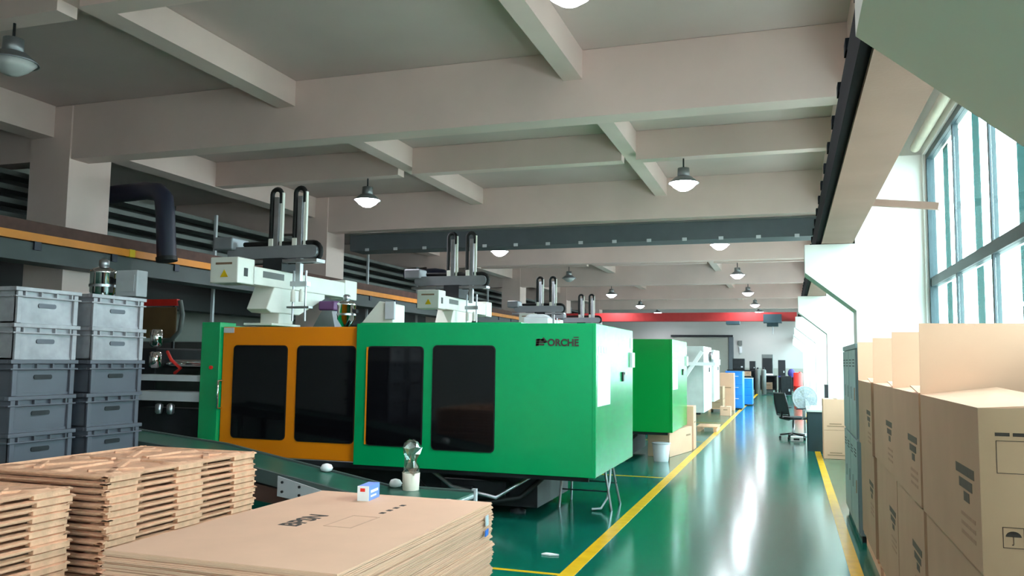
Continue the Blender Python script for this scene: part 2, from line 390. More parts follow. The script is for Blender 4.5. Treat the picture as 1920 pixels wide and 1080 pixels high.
m3 = dup(mach, None, {'machine_green': M['greyw'], 'door_orange': M['plate']}); m3.location = (GX-.05, 19.9, 0); m3['label'] = 'pale grey moulding machine behind the two green ones'
m4 = dup(m3); m4.location = (GX-.3, 25.7, 0); m4['label'] = 'farthest pale grey moulding machine, last of the row'
# maker's name on the nearest guard: striped arrow-like B followed by letters
lg = MB()
ox, oz = GX+4.15-GX, 1.80
for k in range(3): lg.prism([(ox+.0, oz+.005+k*.024), (ox+.085, oz+.005+k*.024), (ox+.12-abs(k-1)*.025, oz+.014+k*.024), (ox+.085, oz+.023+k*.024), (ox+.0, oz+.023+k*.024)], 'y', -.004, 0)
lg.prism([(ox+.0, oz), (ox+.03, oz), (ox+.045, oz+.075), (ox+.015, oz+.075)], 'y', -.004, 0)
lg.prism([(ox+.05, oz+.062), (ox+.085, oz+.09), (ox+.13, oz+.04), (ox+.095, oz+.03)], 'y', -.004, 0)
l0 = lg.build('maker_emblem', 'ink', guard)
text('ORCHE', .098, 'maker_lettering', 'ink', guard, (ox+.125, -.003, oz+.003), (PI/2, 0, 0), .002, 1.0, bold=.0035)
B(ox+.40, ox+.455, -.004, 0, oz+.085, oz+.095).build('letter_accent', 'ink', guard)

# ================================================================== take-out robots on the machines
def arc(cx, cz, r, a0, a1, y, n=8): return [(cx+r*math.cos(a0+(a1-a0)*i/n), y, cz+r*math.sin(a0+(a1-a0)*i/n)) for i in range(n+1)]
def make_robot(lift, n):
    t = bpy.data.objects.new('takeout_robot', None); COL.objects.link(t)
    B(-.2, .22, -.3, .35, 0, .03).build('base_plate', 'robot', t, .005)
    B(-.08, .2, -.12, .2, .03, .18).build('base_post', 'robot', t, .01)
    MB().prism([(-.32, .16), (.32, .16), (.95, .42), (.95, .62), (-.2, .62), (-.42, .2)], 'x', -.08, .22).build('pedestal', 'robot', t, .012)
    B(0, .24, -.75, 1.75, .48, .70).build('traverse_beam', 'robot', t, .01)
    B(-.01, .25, 1.45, 1.80, .46, .74).build('end_box', 'robot', t, .01)
    bx = B(-.15, .24, -1.05, -.72, .47, .78).build('control_box', 'robot', t, .012)
    MB().prism([(.0, .54), (.11, .54), (.055, .63)], 'y', -1.056, -1.052).build('warning_triangle', 'sticker', bx)
    B(-.07, .16, -1.055, -1.052, .69, .715).build('printed_name', 'inkpale', bx)
    B(.24, .246, -.93, -.86, .56, .66).build('switch', 'black', bx)
    B(.241, .245, -.55, -.1, .58, .66).build('printed_name', 'tray', t)
    z = lift
    B(.02, .3, -.25, .25, .70, .86+z).build('carriage', 'darkiron', t)
    k = MB().prism(rrect(-.55, .78, .86+z, 1.02+z, .07), 'y', -.22, -.06).build('kick_beam', 'robotgrey', t)
    B(-.6, .8, -.24, -.04, .80+z, .84+z).build('kick_rail', 'steel', t)
    MB().box(-.72, -.42, -.3, .05, .98+z, 1.15+z).build('drive_cover', 'robotgrey', t, .02)
    for x in (.28, .78):
        MB().tube([(-.35, -.14, 1.06+z), (x-.1, -.14, 1.06+z)]+arc(x-.1, .94+z, .12, PI/2, -PI/2, -.14)+[(x-.45, -.14, .82+z)], .032, 6).build('cable_chain', 'rubber', t)
    for x in (.15, .5):
        B(x-.035, x+.035, -.19, -.12, .55+z, 1.66+z).build('lifting_arm', 'steel', t, .004)
        B(x+.05, x+.085, -.17, -.13, .9+z, 1.72+z).build('guide_rail', 'robot', t)
        MB().box(x-.1, x-.03, -.2, -.1, 1.0+z, 1.12+z).build('arm_motor', 'robot', t, .01)
        MB().tube([(x-.09, -.15, 1.05+z), (x-.09, -.15, 1.68+z)]+arc(x-.02, 1.70+z, .07, PI, 0, -.15)+[(x+.05, -.15, 1.58+z)], .032, 6).build('cable_chain', 'rubber', t)
    for x in (.42, .60): MB().tube([(x, -.15, .7+z), (x, -.15, .06)], .014, 8).build('gripper_rod', 'steel', t)
    B(.36, .68, -.2, -.1, .22, .245).build('gripper_bar', 'steel', t); g = B(.40, .64, -.2, -.1, .5, .56).build('gripper_frame', 'steel', t)
    for x in (.45, .57): MB().lathe([(.03, .3), (.03, .42), (.015, .46)], x, -.2, 10).build('gripper_cup', 'robot', g)
    return t
r1 = make_robot(0, 1); r1.location = (-6.4, 9.3, 2.05); tag(r1, 'cream take-out robot with twin vertical arms on the nearest machine', 'robot', 'take-out robots')
r2 = make_robot(.06, 2); r2.location = (-6.35, 15.07, 2.05); r2.scale = (1.12, 1, 1.12); tag(r2, 'cream take-out robot with twin vertical arms on the second machine', 'robot', 'take-out robots')
r3 = dup(r1); r3.location = (-6.3, 21.0, 2.05); r3['label'] = 'small looking take-out robot on the third, pale grey machine'
r4 = dup(r1); r4.location = (-6.6, 26.8, 2.05); r4['label'] = 'take-out robot on the farthest machine, smallest in view'

# hoppers on and behind the machines
def make_hopper(name, lab, loc, s=1, leg=0):
    t = thing(name, lab, 'hopper', loc)
    MB().lathe([(.06, 0), (.15, .14), (.15, .36), (.155, .37), (.155, .40), (.13, .42), (.06, .45)], n=24).build('drum', 'chrome', t)
    MB().lathe([(.158, .20), (.158, .23)], n=24).build('clamp_band', 'steel', t)
    B(.13, .20, -.04, .04, .24, .30).build('latch', 'darkiron', t)
    MB().lathe([(.05, .45), (.06, .46), (.06, .53), (.03, .55)], n=14).build('lid_motor', 'steel', t)
    if leg:
        for a in range(4): MB().tube([(.13*math.cos(a*PI/2+.78), .13*math.sin(a*PI/2+.78), .12), (.2*math.cos(a*PI/2+.78), .2*math.sin(a*PI/2+.78), -leg)], .018).build('leg', 'steel', t)
    return t
h = make_hopper('hopper_loader', 'chrome hopper loader standing behind the orange door of the nearest machine', (-5.55, 9.75, 2.05)); h.scale = (.8, .8, .8)
h = make_hopper('hopper_dryer', 'tall chrome hopper dryer behind the right-hand crate stack', (-8.0, 8.1, 2.28), leg=2.28)
cb = thing('control_cabinet', 'white control box on a post beside the chrome hopper dryer', 'cabinet', (-7.62, 8.15, 0))
B(-.16, .16, -.08, .1, 2.36, 2.68).build('box', 'plate', cb, .01); B(-.03, .03, -.03, .03, 0, 2.36).build('post', 'darkiron', cb); B(-.12, .12, -.085, -.08, 2.42, 2.62).build('door', 'plate', cb)
cb = thing('feed_unit', 'small white feed unit with sloped cover above the nearest machine', 'feeder', (-5.02, 9.85, 2.05))
MB().prism([(-.3, 0), (.2, 0), (.2, .3), (0, .34)], 'y', -.2, .15).build('cover', 'robot', cb, .01); B(.1, .24, -.24, -.2, .1, .33).build('side_box', 'plate', cb, .01)
cb = thing('purple_bin', 'magenta bin lid on a pale blue bin behind the orange door', 'bin', (-6.05, 10.15, 2.05))
MB().prism([(-.2, 0), (.16, 0), (.1, .25), (-.05, .25)], 'y', -.1, .1).build('body', 'robotgrey', cb); B(-.1, .14, -.12, .12, .25, .38).build('lid', 'purple', cb, .02)
tag(MB().box(0, .3, 0, .2, 0, .1).prism([(0, .1), (.3, .1), (.24, .14), (.06, .14)], 'y', .02, .18).build('tissue_pack', 'plate', None, .01, (-2.95, 9.3, 2.0505)), 'pale blue pack lying on top of the nearest green guard', 'pack')

# ================================================================== stand under the nearest machine, floor bits
t = thing('steel_stand', 'light metal stand with thin splayed legs under the green guard', 'stand', (-2.2, 9.55, 0))
for x, y in ((-.30, -.25), (-.30, .3), (.30, -.25), (.30, .25)): MB().tube([(x, y, 0), (x*.8-.03, y*.8, .47)], .014, 8).build('leg', 'steel', t)
MB().tube([(-.27, -.22, .2), (.27, -.22, .2)], .008).build('stretcher', 'darkiron', t); MB().tube([(-.27, .26, .24), (.27, .22, .24)], .008).build('stretcher', 'darkiron', t)
B(-.3, .28, -.25, .25, .465, .48).build('tray', 'darkiron', t)
tag(MB().tube([(-1.95, 9.5, .49), (-1.95, 9.45, .3), (-1.96, 9.35, .12), (-2.0, 9.22, .03), (-2.1, 9.2, .02)], .012).build('drain_hose', 'plate'), 'pale drain hose curling to the floor under the green guard', 'hose')
tag(MB().prism([(-.07, -.02), (.0, -.03), (.08, .0), (.02, .02), (-.04, .03)], 'z', .001, .012).build('paper_scrap', 'paper', None, 0, (-1.96, 7.0, .002)), 'white paper scrap lying on the green floor', 'scrap')

# ================================================================== grey crates in two stacks
def make_crate(m):
    t = bpy.data.objects.new('plastic_crate', None); COL.objects.link(t); W, D, Hh = .60, .76, .267
    b = MB(); x, y = W/2, D/2
    b.box(-x+.03, x-.03, -y+.03, y-.03, 0, .012)
    for a in ((-x+.03, x-.03, -y+.03, -y+.045), (-x+.03, x-.03, y-.045, y-.03), (-x+.03, -x+.045, -y+.03, y-.03), (x-.045, x-.03, -y+.03, y-.03)): b.box(*a, 0, Hh)
    b.build('body', m, t)
    r = MB()
    for z0, z1 in ((Hh-.03, Hh), (Hh-.075, Hh-.063)):
        for a in ((-x, x, -y, -y+.035), (-x, x, y-.035, y), (-x, -x+.035, -y+.035, y-.035), (x-.035, x, -y+.035, y-.035)): r.box(*a, z0, z1)
    r.build('rim', m, t, .004)
    for sx in (-1, 1): MB().box(sx*(x-.045)-.02, sx*(x-.045)+.02, -y+.008, -y+.03, 0, Hh-.03).build('corner_rib', m, t, .004)
    for k in range(4): B(-.21+k*.14-.006, -.21+k*.14+.006, -y+.004, -y+.034, Hh-.063, Hh-.03).build('rim_rib', m, t)
    MB().prism(rrect(-.08, .08, .12, .155, .015), 'y', -y+.022, -y+.03).build('hand_grip', 'darkiron' if m == 'crate' else 'crate', t)
    B(-x+.04, x-.04, -y+.022, -y+.03, .0, .018).build('foot_rib', m, t)
    return t
cA, cB = make_crate('crate'), make_crate('film'); fu = set()
names = ['topmost', 'second from the top', 'third from the top', 'fourth from the top', 'fifth from the top', 'sixth from the top', 'seventh from the top', 'bottom one']
for si, (x, y) in enumerate(((-5.72, 4.91), (-5.70, 5.60))):
    for k in range(8):
        src = cB if k < 2 else cA
        t = src if src.name not in fu else dup(src); fu.add(src.name)
        t.location = (x+random.uniform(-.008, .008), y+random.uniform(-.01, .01), (7-k)*.268 + .001); t.rotation_euler.z = PI/2+random.uniform(-.01, .01)
        tag(t, '%s crate, %s in the %s stack' % ('grey film-wrapped plastic' if k < 2 else 'dark grey plastic', names[k], 'left-hand' if si == 0 else 'right-hand'), 'crate', 'grey crates in two stacks')

# ================================================================== nested pressed-wood pallets
def make_pallet():
    t = bpy.data.objects.new('pressed_wood_pallet', None); COL.objects.link(t); W, D = 1.04, 1.44; x, y = W/2, D/2
    MB().prism(rrect(-x+.02, x-.02, -y+.02, y-.02, .04, 3), 'z', .0, .012).build('deck', 'wood', t)
    r = MB()
    r.prism([(-x, .010), (-x, .018), (-x+.03, .026), (-x+.05, .008)], 'y', -y, y); r.prism([(x, .010), (x, .018), (x-.03, .026), (x-.05, .008)], 'y', -y, y)
    r.prism([(-y, .010), (-y, .018), (-y+.03, .026), (-y+.05, .008)], 'x', -x, x); r.prism([(y, .010), (y, .018), (y-.03, .026), (y-.05, .008)], 'x', -x, x)
    r.build('rim', 'wood', t)
    for a, b in (((-.42, -.62), (-.08, -.10)), ((.42, -.62), (.08, -.10)), ((-.42, .62), (-.08, .10)), ((.42, .62), (.08, .10)), ((-.45, 0), (-.12, 0)), ((.45, 0), (.12, 0)), ((0, -.65), (0, -.15)), ((0, .65), (0, .15)), ((-.4, -.3), (-.2, -.55)), ((.4, -.3), (.2, -.55)), ((-.4, .3), (-.2, .55)), ((.4, .3), (.2, .55))):
        MB().bar((a[0], a[1], .014), (b[0], b[1], .014), .045, .026).build('stiffening_rib', 'wood', t, .006)
    for px in (-.38, 0, .38):
        for py in (-.58, 0, .58):
            MB().lathe([(.07, .027), (.095, .012)], px, py, 10).build('foot_cup', 'wood', t)
    for py in (-.58, 0, .58):
        for sx in (-1, 1): MB().box(sx*(x-.02)-.018, sx*(x-.02)+.018, py-.12, py+.12, -.014, .012).build('side_block', 'wood', t)
    for sy in (-1, 1): MB().box(-.4, .4, sy*(y-.07)-.015, sy*(y-.07)+.015, -.014, .005).build('end_block', 'wood', t)
    return t
pp = make_pallet(); fp = False
ordn = ['topmost', 'second', 'third', 'fourth', 'fifth', 'sixth', 'seventh', 'eighth', 'ninth', 'tenth', 'eleventh', 'twelfth', '13th', '14th', '15th', '16th', '17th', '18th', '19th', '20th', '21st', '22nd']
for si, (x, y, top, nm) in enumerate(((-4.30, 4.655, .95, 'stack behind the flattened cartons'), (-4.42, 3.10, .90, 'stack in the lower left corner'))):
    n = 22-si; pitch = (top-.03)/n
    for k in range(n):
        t = dup(pp) if fp else pp; fp = True
        t.location = (x+random.uniform(-.012, .012), y+random.uniform(-.012, .012), top-.026-k*pitch); t.rotation_euler.z = random.uniform(-.006, .006)
        tag(t, 'pressed wood pallet, %s%s in the %s' % (ordn[k], '' if k == 0 else ' from the top', nm), 'pallet', 'nested pressed-wood pallets')

# ================================================================== flattened cartons
n = 58; z = .14; xs0, xs1, ys0, ys1 = -2.86, -1.70, 2.98, 4.79
base = thing('wooden_pallet', 'low wooden pallet under the flattened cartons', 'pallet', (-2.28, 3.88, 0))
for k in range(7): B(-.55, .55, -.86+k*.26, -.70+k*.26, .115, .138).build('deck_board', 'wood', base)
for x in (-.5, 0, .5): B(x-.05, x+.05, -.88, .88, .02, .115).build('stringer', 'wood', base)
for x in (-.5, 0, .5): B(x-.05, x+.05, -.88, .88, 0, .02).build('bottom_board', 'wood', base)
th = (.80-z)/n
meshes = []
for v in range(4):
    e = MB(); W, D = (xs1-xs0)/2, (ys1-ys0)/2
    e.box(-W, W, -D, D, 0, th*.42).box(-W+.004*v, W-.003*v, -D+.003, D-.004, th*.42, th*.52).box(-W, W-.004, -D+.003*v, D, th*.52, th*.97)
    me = e.mesh('flattened_carton'); me.materials.append(M['card']); meshes.append(me)
for k in range(n):
    o = bpy.data.objects.new('flattened_carton', meshes[k % 4]); COL.objects.link(o); top = k == n-1
    j = .004 if top else .010
    if 30 < k < 40: j = .016
    o.location = ((xs0+xs1)/2+random.uniform(-j, j), (ys0+ys1)/2+random.uniform(-j, j), z+k*th); o.rotation_euler.z = random.uniform(-.003, .003)
    tag(o, 'topmost flattened brown carton of the pile, with dark print' if top else 'flattened brown carton inside the tall pile, under the printed top one', 'carton', None if top else 'flattened cartons in the pile')
    if top: topc = o
cx, cyy = topc.location.x, topc.location.y
# faint print: bold block word, pale frame, a row of short marks
text('BPSN', .15, 'printed_word', 'ink', topc, (-2.38-cx, 3.73-cyy, th), (0, 0, PI/2), .0006, .95, bold=.004)
fr = MB(); ax, ay = -2.26-cx, 3.80-cyy
for a in ((0, .16, 0, .01), (0, .16, .3, .31), (0, .01, 0, .31), (.15, .16, 0, .31)): fr.box(ax+a[0], ax+a[1], ay+a[2], ay+a[3], th, th+.0008)
fr.build('printed_frame', 'inkfaint', topc)
for k in range(4): B(-2.16-cx+.0*k, -2.13-cx, 4.21-cyy+k*.085, 4.25-cyy+k*.085, th, th+.0008).build('printed_dash', 'ink', topc)
tp = thing('blue_tape', 'pale blue tape tag stuck on the near corner side of the carton pile', 'tape', (-1.685, 4.65, .69))
MB().prism([(-.025, -.06), (.02, -.055), (.025, -.02), (-.02, -.025)], 'x', -.002, .004).build('lower_strip', 'blueink', tp); MB().prism([(-.02, .0), (.025, .0), (.02, .06), (-.025, .055)], 'x', -.002, .004).build('upper_strip', 'fan', tp)
sb = thing('small_carton', 'small blue and white carton standing on the flattened cartons', 'carton', (-2.44, 4.62, .8005), .12)
B(-.036, .036, -.09, .09, 0, .088).build('body', 'skyblue', sb, .002); B(-.036, .036, -.0925, -.09, 0, .088).build('white_end', 'paper', sb)
B(-.018, .012, -.0935, -.0925, .055, .075).build('printed_mark', 'redbag', sb); B(.036, .0375, -.06, .06, .045, .06).build('printed_line', 'paper', sb); B(.036, .0375, -.06, .03, .02, .03).build('printed_line', 'paper', sb)

# ================================================================== conveyor in front of the machine
t = thing('belt_conveyor', 'green belt conveyor sloping down in front of the machine', 'conveyor', (0, 0, 0))
path = [(-2.62, .50), (-3.45, .505), (-5.2, .80), (-7.4, 1.0)]
ya, yb = 6.30, 6.92
bm = MB()
for (x0, z0), (x1, z1) in zip(path[:-1], path[1:]):
    bm.add([(x0, ya+.04, z0), (x0, yb-.04, z0), (x1, yb-.04, z1), (x1, ya+.04, z1), (x0, ya+.04, z0-.02), (x0, yb-.04, z0-.02), (x1, yb-.04, z1-.02), (x1, ya+.04, z1-.02)],
           [(0, 1, 2, 3), (7, 6, 5, 4), (0, 3, 7, 4), (1, 5, 6, 2), (0, 4, 5, 1), (2, 6, 7, 3)])
bm.build('belt', 'belt', t)
for yy_ in (ya, yb-.035):
    s = MB()
    for (x0, z0), (x1, z1) in zip(path[:-1], path[1:]): s.prism([(x0, z0-.10), (x0, z0+.015), (x1, z1+.015), (x1, z1-.10)], 'y', yy_, yy_+.035)
    s.build('side_rail', 'beltframe', t)
MB().tube([(-2.64, ya+.04, .47), (-2.64, yb-.04, .47)], .03, 12).build('end_roller', 'steel', t)
B(-2.64, -2.60, ya-.01, ya+.03, .40, .53).build('end_bracket', 'plate', t); B(-2.64, -2.60, yb-.03, yb+.01, .40, .53).build('end_bracket', 'plate', t)
pl = MB().prism([(-4.20, .46), (-3.72, .40), (-3.72, .52), (-4.20, .63)], 'y', ya-.012, ya-.001).build('joint_plate', 'plate', t)
for x, z in ((-4.15, .58), (-4.15, .50), (-3.98, .55), (-3.98, .48), (-3.78, .49), (-3.78, .44)): MB().tube([(x, ya-.022, z), (x, ya-.012, z)], .012, 8).build('bolt', 'darkiron', pl)
MB().prism([(-6.6, .62), (-6.6, .86), (-3.5, .40), (-3.5, .30)], 'y', ya+.05, ya+.08).build('under_panel', 'brownpanel', t)
for x, z in ((-2.9, .40), (-5.0, .66), (-7.1, .86)):
    for yy_ in (ya+.02, yb-.06): B(x-.025, x+.025, yy_, yy_+.04, 0, z).build('leg', 'beltframe', t)
    B(x-.02, x+.02, ya+.06, yb-.06, .15, .19).build('cross_bar', 'beltframe', t)
c = thing('wrapped_cup', 'cream cup with a crumpled clear plastic bag on the conveyor end', 'cup', (-3.17, 6.78, .505))
MB().lathe([(.072, 0), (.078, .15), (.072, .15), (.066, .01)], n=20).build('cup', 'cream', c)
bg_ = []; rr = random.Random(3)
for (r_, z_) in ((.07, .14), (.072, .19), (.05, .25), (.062, .31), (.085, .37), (.06, .41), (.025, .43)):
    bg_.append((r_, z_))
b = MB().lathe(bg_, n=14, smooth=False); b.v = [(x+rr.uniform(-.018, .018), y+rr.uniform(-.018, .018), z_+rr.uniform(-.012, .012)) for x, y, z_ in b.v]; b.build('plastic_bag', 'bag', c)
for (x, y_, z_, lb) in ((-3.36, 6.86, .505, 'white round plastic piece at the bend of the conveyor belt'), (-4.05, 6.84, .607, 'white plastic blob halfway up the sloping conveyor')):
    b = MB().lathe([(.012, 0), (.045, .01), (.055, .035), (.04, .065), (.012, .075)], n=12); b.v = [(q[0]*1.1+rr.uniform(-.004, .004), q[1]+rr.uniform(-.004, .004), q[2]) for q in b.v]
    tag(b.build('plastic_piece', 'paper', None, 0, (x, y_, z_)), lb, 'plastic piece')

# ================================================================== brown cartons along the right wall
def make_carton(t, W, D, Hh, flaps, m='card2', prints=True):
    # local: x to the wall, y away from the viewer, bottom at z 0
    th = .008
    b = MB().box(0, W, 0, D, 0, th).box(0, th, 0, D, th, Hh).box(W-th, W, 0, D, th, Hh).box(th, W-th, 0, th, th, Hh).box(th, W-th, D-th, D, th, Hh)
    b.build('body', m, t)
    for name, pts in flaps:
        f = MB(); a = [Vector(p) for p in pts]; nn = (a[1]-a[0]).cross(a[3]-a[0]).normalized()*.006
        f.add(a+[p+nn for p in a], [(3, 2, 1, 0), (4, 5, 6, 7), (0, 1, 5, 4), (1, 2, 6, 5), (2, 3, 7, 6), (3, 0, 4, 7)]); f.build('flap', 'card', t)
    if prints:
        yb_ = .10
        for k, (l, zz) in enumerate(((.34, 0), (.24, -.05), (.10, -.095))):
            B(-.0015, 0, yb_+(.34-l)*.4, yb_+(.34-l)*.4+l, Hh-.23+zz-.035, Hh-.23+zz).build('printed_mark', 'inkolive', t)
        for k in range(3): B(-.0012, 0, yb_, yb_+.26, Hh-.42-k*.035, Hh-.405-k*.035).build('printed_line', 'inkpale', t)
CX = .62
cart = []
spec = ((3.29, 1.345, 'nearest'), (4.70, 1.12, 'second'), (5.86, 1.30, 'third'), (7.20, 1.28, 'farthest'))
for i, (y, D, nm) in enumerate(spec):
    W = .66 if i else .70
    hl = .57 if i < 3 else .57
    zt = .935
    dx = (0, .0, .005, -.01)[i]
    t = thing('brown_carton', 'upper brown carton of the %s stack by the window%s' % (nm, ', marked with an umbrella' if i == 0 else ''), 'carton', (CX+dx, y, zt), 0, 'brown cartons by the window')
    fh = .355
    fl_ = [('up', [(0, D, hl), (W, D, hl), (W, D-.02, hl+fh), (0, D-.02, hl+fh)])]
    if i == 0: fl_ += [('in', [(0, 0, hl), (0, D, hl), (.33, D-.05, hl+.045), (.33, .05, hl+.02)]), ('wall', [(W, 0, hl), (W, D, hl), (W+.08, D, hl+.3), (W+.08, 0, hl+.3)])]
    else: fl_ += [('in', [(0, 0, hl), (0, D, hl), (.3, D-.05, hl+.02), (.3, .05, hl+.01)]), ('near', [(0, 0, hl), (W, 0, hl), (W, .3, hl+.03), (0, .3, hl+.03)])]
    make_carton(t, W, D, hl, fl_)
    if i == 0:
        f = t
        for k, (a, l) in enumerate(((.05, .045), (.105, .06))): B(a, a+l, -.0015, 0, .475, .487).build('printed_caption', 'ink', f)
        fr = MB()
        for a in ((.052, .20, .458, .46), (.052, .20, .348, .35), (.052, .054, .348, .46), (.198, .20, .348, .46)): fr.box(a[0], a[1], -.0015, 0, a[2], a[3])
        fr.build('printed_frame', 'ink', f)
        fr = MB()
        for a in ((.063, .128, .166, .168), (.063, .128, .098, .10), (.063, .065, .098, .168), (.126, .128, .098, .168)): fr.box(a[0], a[1], -.0015, 0, a[2], a[3])
        fr.build('printed_frame', 'ink', f)
        um = MB(); um.prism([(.0955+.024*math.cos(PI*k/10), .136+.019*math.sin(PI*k/10)) for k in range(11)], 'y', -.0018, 0)
        um.box(.0947, .0963, -.0018, 0, .110, .136).box(.090, .0947, -.0018, 0, .108, .111); um.build('umbrella_mark', 'ink', f)
    t = thing('brown_carton', 'lower brown carton under the %s stack by the window' % nm, 'carton', (CX+dx+.01, y+.01, .14), 0, 'brown cartons by the window')
    make_carton(t, W-.02, D-.03, .79, [('top', [(0, 0, .785), (W-.02, 0, .785), (W-.02, D-.03, .785), (0, D-.03, .785)])])
    t = thing('wooden_pallet', 'wooden pallet on the floor under the %s carton stack by the window' % nm, 'pallet', (CX+dx+.02, y, 0))
    nb_ = 6
    for k in range(nb_): B(0, W-.03, k*(D-.12)/(nb_-1), k*(D-.12)/(nb_-1)+.1, .11, .135).build('deck_board', 'wood', t)
    for x in (.02, W/2-.06, W-.14): B(x, x+.09, 0, D-.02, 0, .11).build('stringer', 'wood', t)

# ================================================================== lockers
for k in range(2):
    t = thing('steel_locker', 'grey-green steel locker %s' % ('next to the carton stacks' if k == 0 else 'standing against the white column'), 'locker', (.59, 8.53+k*.94, 0), 0, 'steel lockers')
    B(.015, .46, 0, .92, .06, 1.84).build('body', 'locker', t, .006); B(.03, .44, .02, .9, 0, .06).build('plinth', 'darkiron', t)
    B(.0, .47, -.005, .925, 1.80, 1.85).build('top_cap', 'locker', t, .004)
    for a in range(2):
        for z0, z1 in ((.08, .93), (.95, 1.79)):
            d = B(0, .015, .01+a*.455, .455+a*.455, z0, z1).build('door', 'locker', t, .003)
            B(-.012, 0, .06+a*.455, .075+a*.455, (z0+z1)/2-.06, (z0+z1)/2+.06).build('handle', 'chrome', d)
            for v in range(3): B(-.004, 0, .15+a*.455, .35+a*.455, z1-.1-v*.03, z1-.09-v*.03).build('vent_louvre', 'darkiron', d)

# ================================================================== office corner down the aisle
for k, (z0, z1, lb) in enumerate(((0, .50, 'lower tan carton of the pair before the desk'), (.50, 1.04, 'upper tan carton of the pair before the desk'))):
    t = thing('tan_carton', lb, 'carton', (.55, 15.75, z0+.001))
    B(0, .42, 0, .5, 0, z1-z0-.002).build('body', 'card', t, .005); B(.18, .24, -.002, .502, z1-z0-.002, z1-z0).build('tape', 'inkpale', t)
    B(.06, .34, -.002, 0, .06, .075).build('printed_line', 'inkpale', t); B(.1, .3, -.002, 0, .10, .115).build('printed_line', 'inkpale', t)
t = thing('office_desk', 'dark office desk behind the tan cartons', 'desk', (.30, 16.95, 0))
B(0, .75, 0, 1.5, .74, .78).build('desk_top', 'greyw', t, .005); B(.02, .73, .03, .07, 0, .74).build('side_panel', 'hoist', t); B(.02, .73, 1.43, 1.47, 0, .74).build('side_panel', 'hoist', t); B(.65, .69, .07, 1.43, .2, .74).build('back_panel', 'hoist', t)
dr = B(.04, .6, .08, .5, .12, .7).build('drawer_unit', 'darkiron', t)
for k in range(3): B(.025, .04, .1, .48, .14+k*.19, .31+k*.19).build('drawer', 'black', dr)
tag(MB().box(0, .3, 0, .42, 0, .03).box(.02, .3, .02, .4, .03, .055).build('paper_stack', 'paper', None, .003, (.36, 17.25, .781)), 'stack of white papers on the dark office desk', 'papers')
t = thing('desk_monitor', 'dark computer monitor on the office desk', 'monitor', (.7, 18.1, .781))
B(-.03, .03, -.25, .25, .12, .46).build('screen', 'black', t, .005); B(-.02, .02, -.03, .03, .01, .14).build('neck', 'black', t); B(-.1, .1, -.12, .12, 0, .015).build('foot', 'black', t)
def make_chair(lab, loc, rz, s=1):
    t = thing('office_chair', lab, 'chair', loc, rz); t.scale = (s, s, s)
    MB().prism(rrect(-.24, .24, -.23, .25, .08), 'z', .43, .49).build('seat', 'black', t, .015)
    f = MB().tube([(-.22, -.25, .52), (-.225, -.31, .78), (-.19, -.35, 1.0), (.19, -.35, 1.0), (.225, -.31, .78), (.22, -.25, .52)], .018, 8, closed=True).build('back_frame', 'black', t)
    MB().add([(-.21, -.245, .54), (.21, -.245, .54), (.215, -.30, .78), (.18, -.345, .99), (-.18, -.345, .99), (-.215, -.30, .78), (-.21, -.255, .54), (.21, -.255, .54), (.215, -.31, .78), (.18, -.355, .99), (-.18, -.355, .99), (-.215, -.31, .78)],
             [(0, 1, 2, 5), (5, 2, 3, 4), (11, 8, 7, 6), (10, 9, 8, 11)]).build('back_mesh', 'mesh', f)
    MB().tube([(0, -.1, .42), (0, -.3, .46), (0, -.29, .6)], .025).build('back_post', 'black', t)
    for sx in (-1, 1):
        a = MB().tube([(sx*.22, .05, .44), (sx*.29, .05, .48), (sx*.29, .05, .66)], .016).build('arm_support', 'steel', t); B(sx*.29-.03, sx*.29+.03, -.12, .16, .66, .69).build('arm_pad', 'black', a, .01)
    MB().lathe([(.03, .12), (.03, .3), (.022, .3), (.022, .43)], n=12).build('gas_lift', 'steel', t)
    for k in range(5):
        a = 2*PI*k/5+.3; c_, s_ = math.cos(a), math.sin(a)
        l = MB().bar((0, 0, .12), (.28*c_, .28*s_, .085), .045, .035).build('base_leg', 'black', t)
        MB().tube([(.28*c_-.02*s_, .28*s_+.02*c_, .03), (.28*c_+.02*s_, .28*s_-.02*c_, .03)], .03, 12).build('castor', 'black', l)
    return t
make_chair('black mesh office chair standing in the aisle by the desk', (.06, 19.6, 0), -PI/2+.62)
t = thing('floor_fan', 'round pale grey pedestal fan beside the office desk', 'fan', (.32, 20.6, 0), .15)
MB().lathe([(.22, 0), (.2, .03), (.05, .05)], n=20).build('base', 'fan', t); MB().tube([(0, 0, .04), (0, 0, .62)], .022).build('pole', 'steel', t)
gd = MB().tube([(.27*math.cos(a*PI/10), -.06, .86+.27*math.sin(a*PI/10)) for a in range(20)], .012, 6, closed=True)
for r_ in (.07, .14, .21): gd.tube([(r_*math.cos(a*PI/8), -.09, .86+r_*math.sin(a*PI/8)) for a in range(16)], .005, 4, closed=True)
for a in range(16): gd.tube([(.04*math.cos(a*PI/8), -.10, .86+.04*math.sin(a*PI/8)), (.15*math.cos(a*PI/8), -.095, .86+.15*math.sin(a*PI/8)), (.27*math.cos(a*PI/8), -.06, .86+.27*math.sin(a*PI/8))], .004, 4)
gd.build('guard', 'fan', t)
bk = MB().lathe([(.27, .04), (.24, .09), (.12, .14), (.08, .24), (.0001, .25)], n=24); bk.v = [(x, z_-.06, .86+y) for x, y, z_ in bk.v]; bk.build('rear_cowl', 'fan', t)
for k in range(4):
    a = k*PI/2+.4; MB().add([(.03*math.cos(a), -.04, .86+.03*math.sin(a)), (.23*math.cos(a-.3), -.06, .86+.23*math.sin(a-.3)), (.24*math.cos(a+.35), -.0, .86+.24*math.sin(a+.35)), (.04*math.cos(a+.9), -.01, .86+.04*math.sin(a+.9))], [(0, 1, 2, 3)]).build('blade', 'greyw', t)
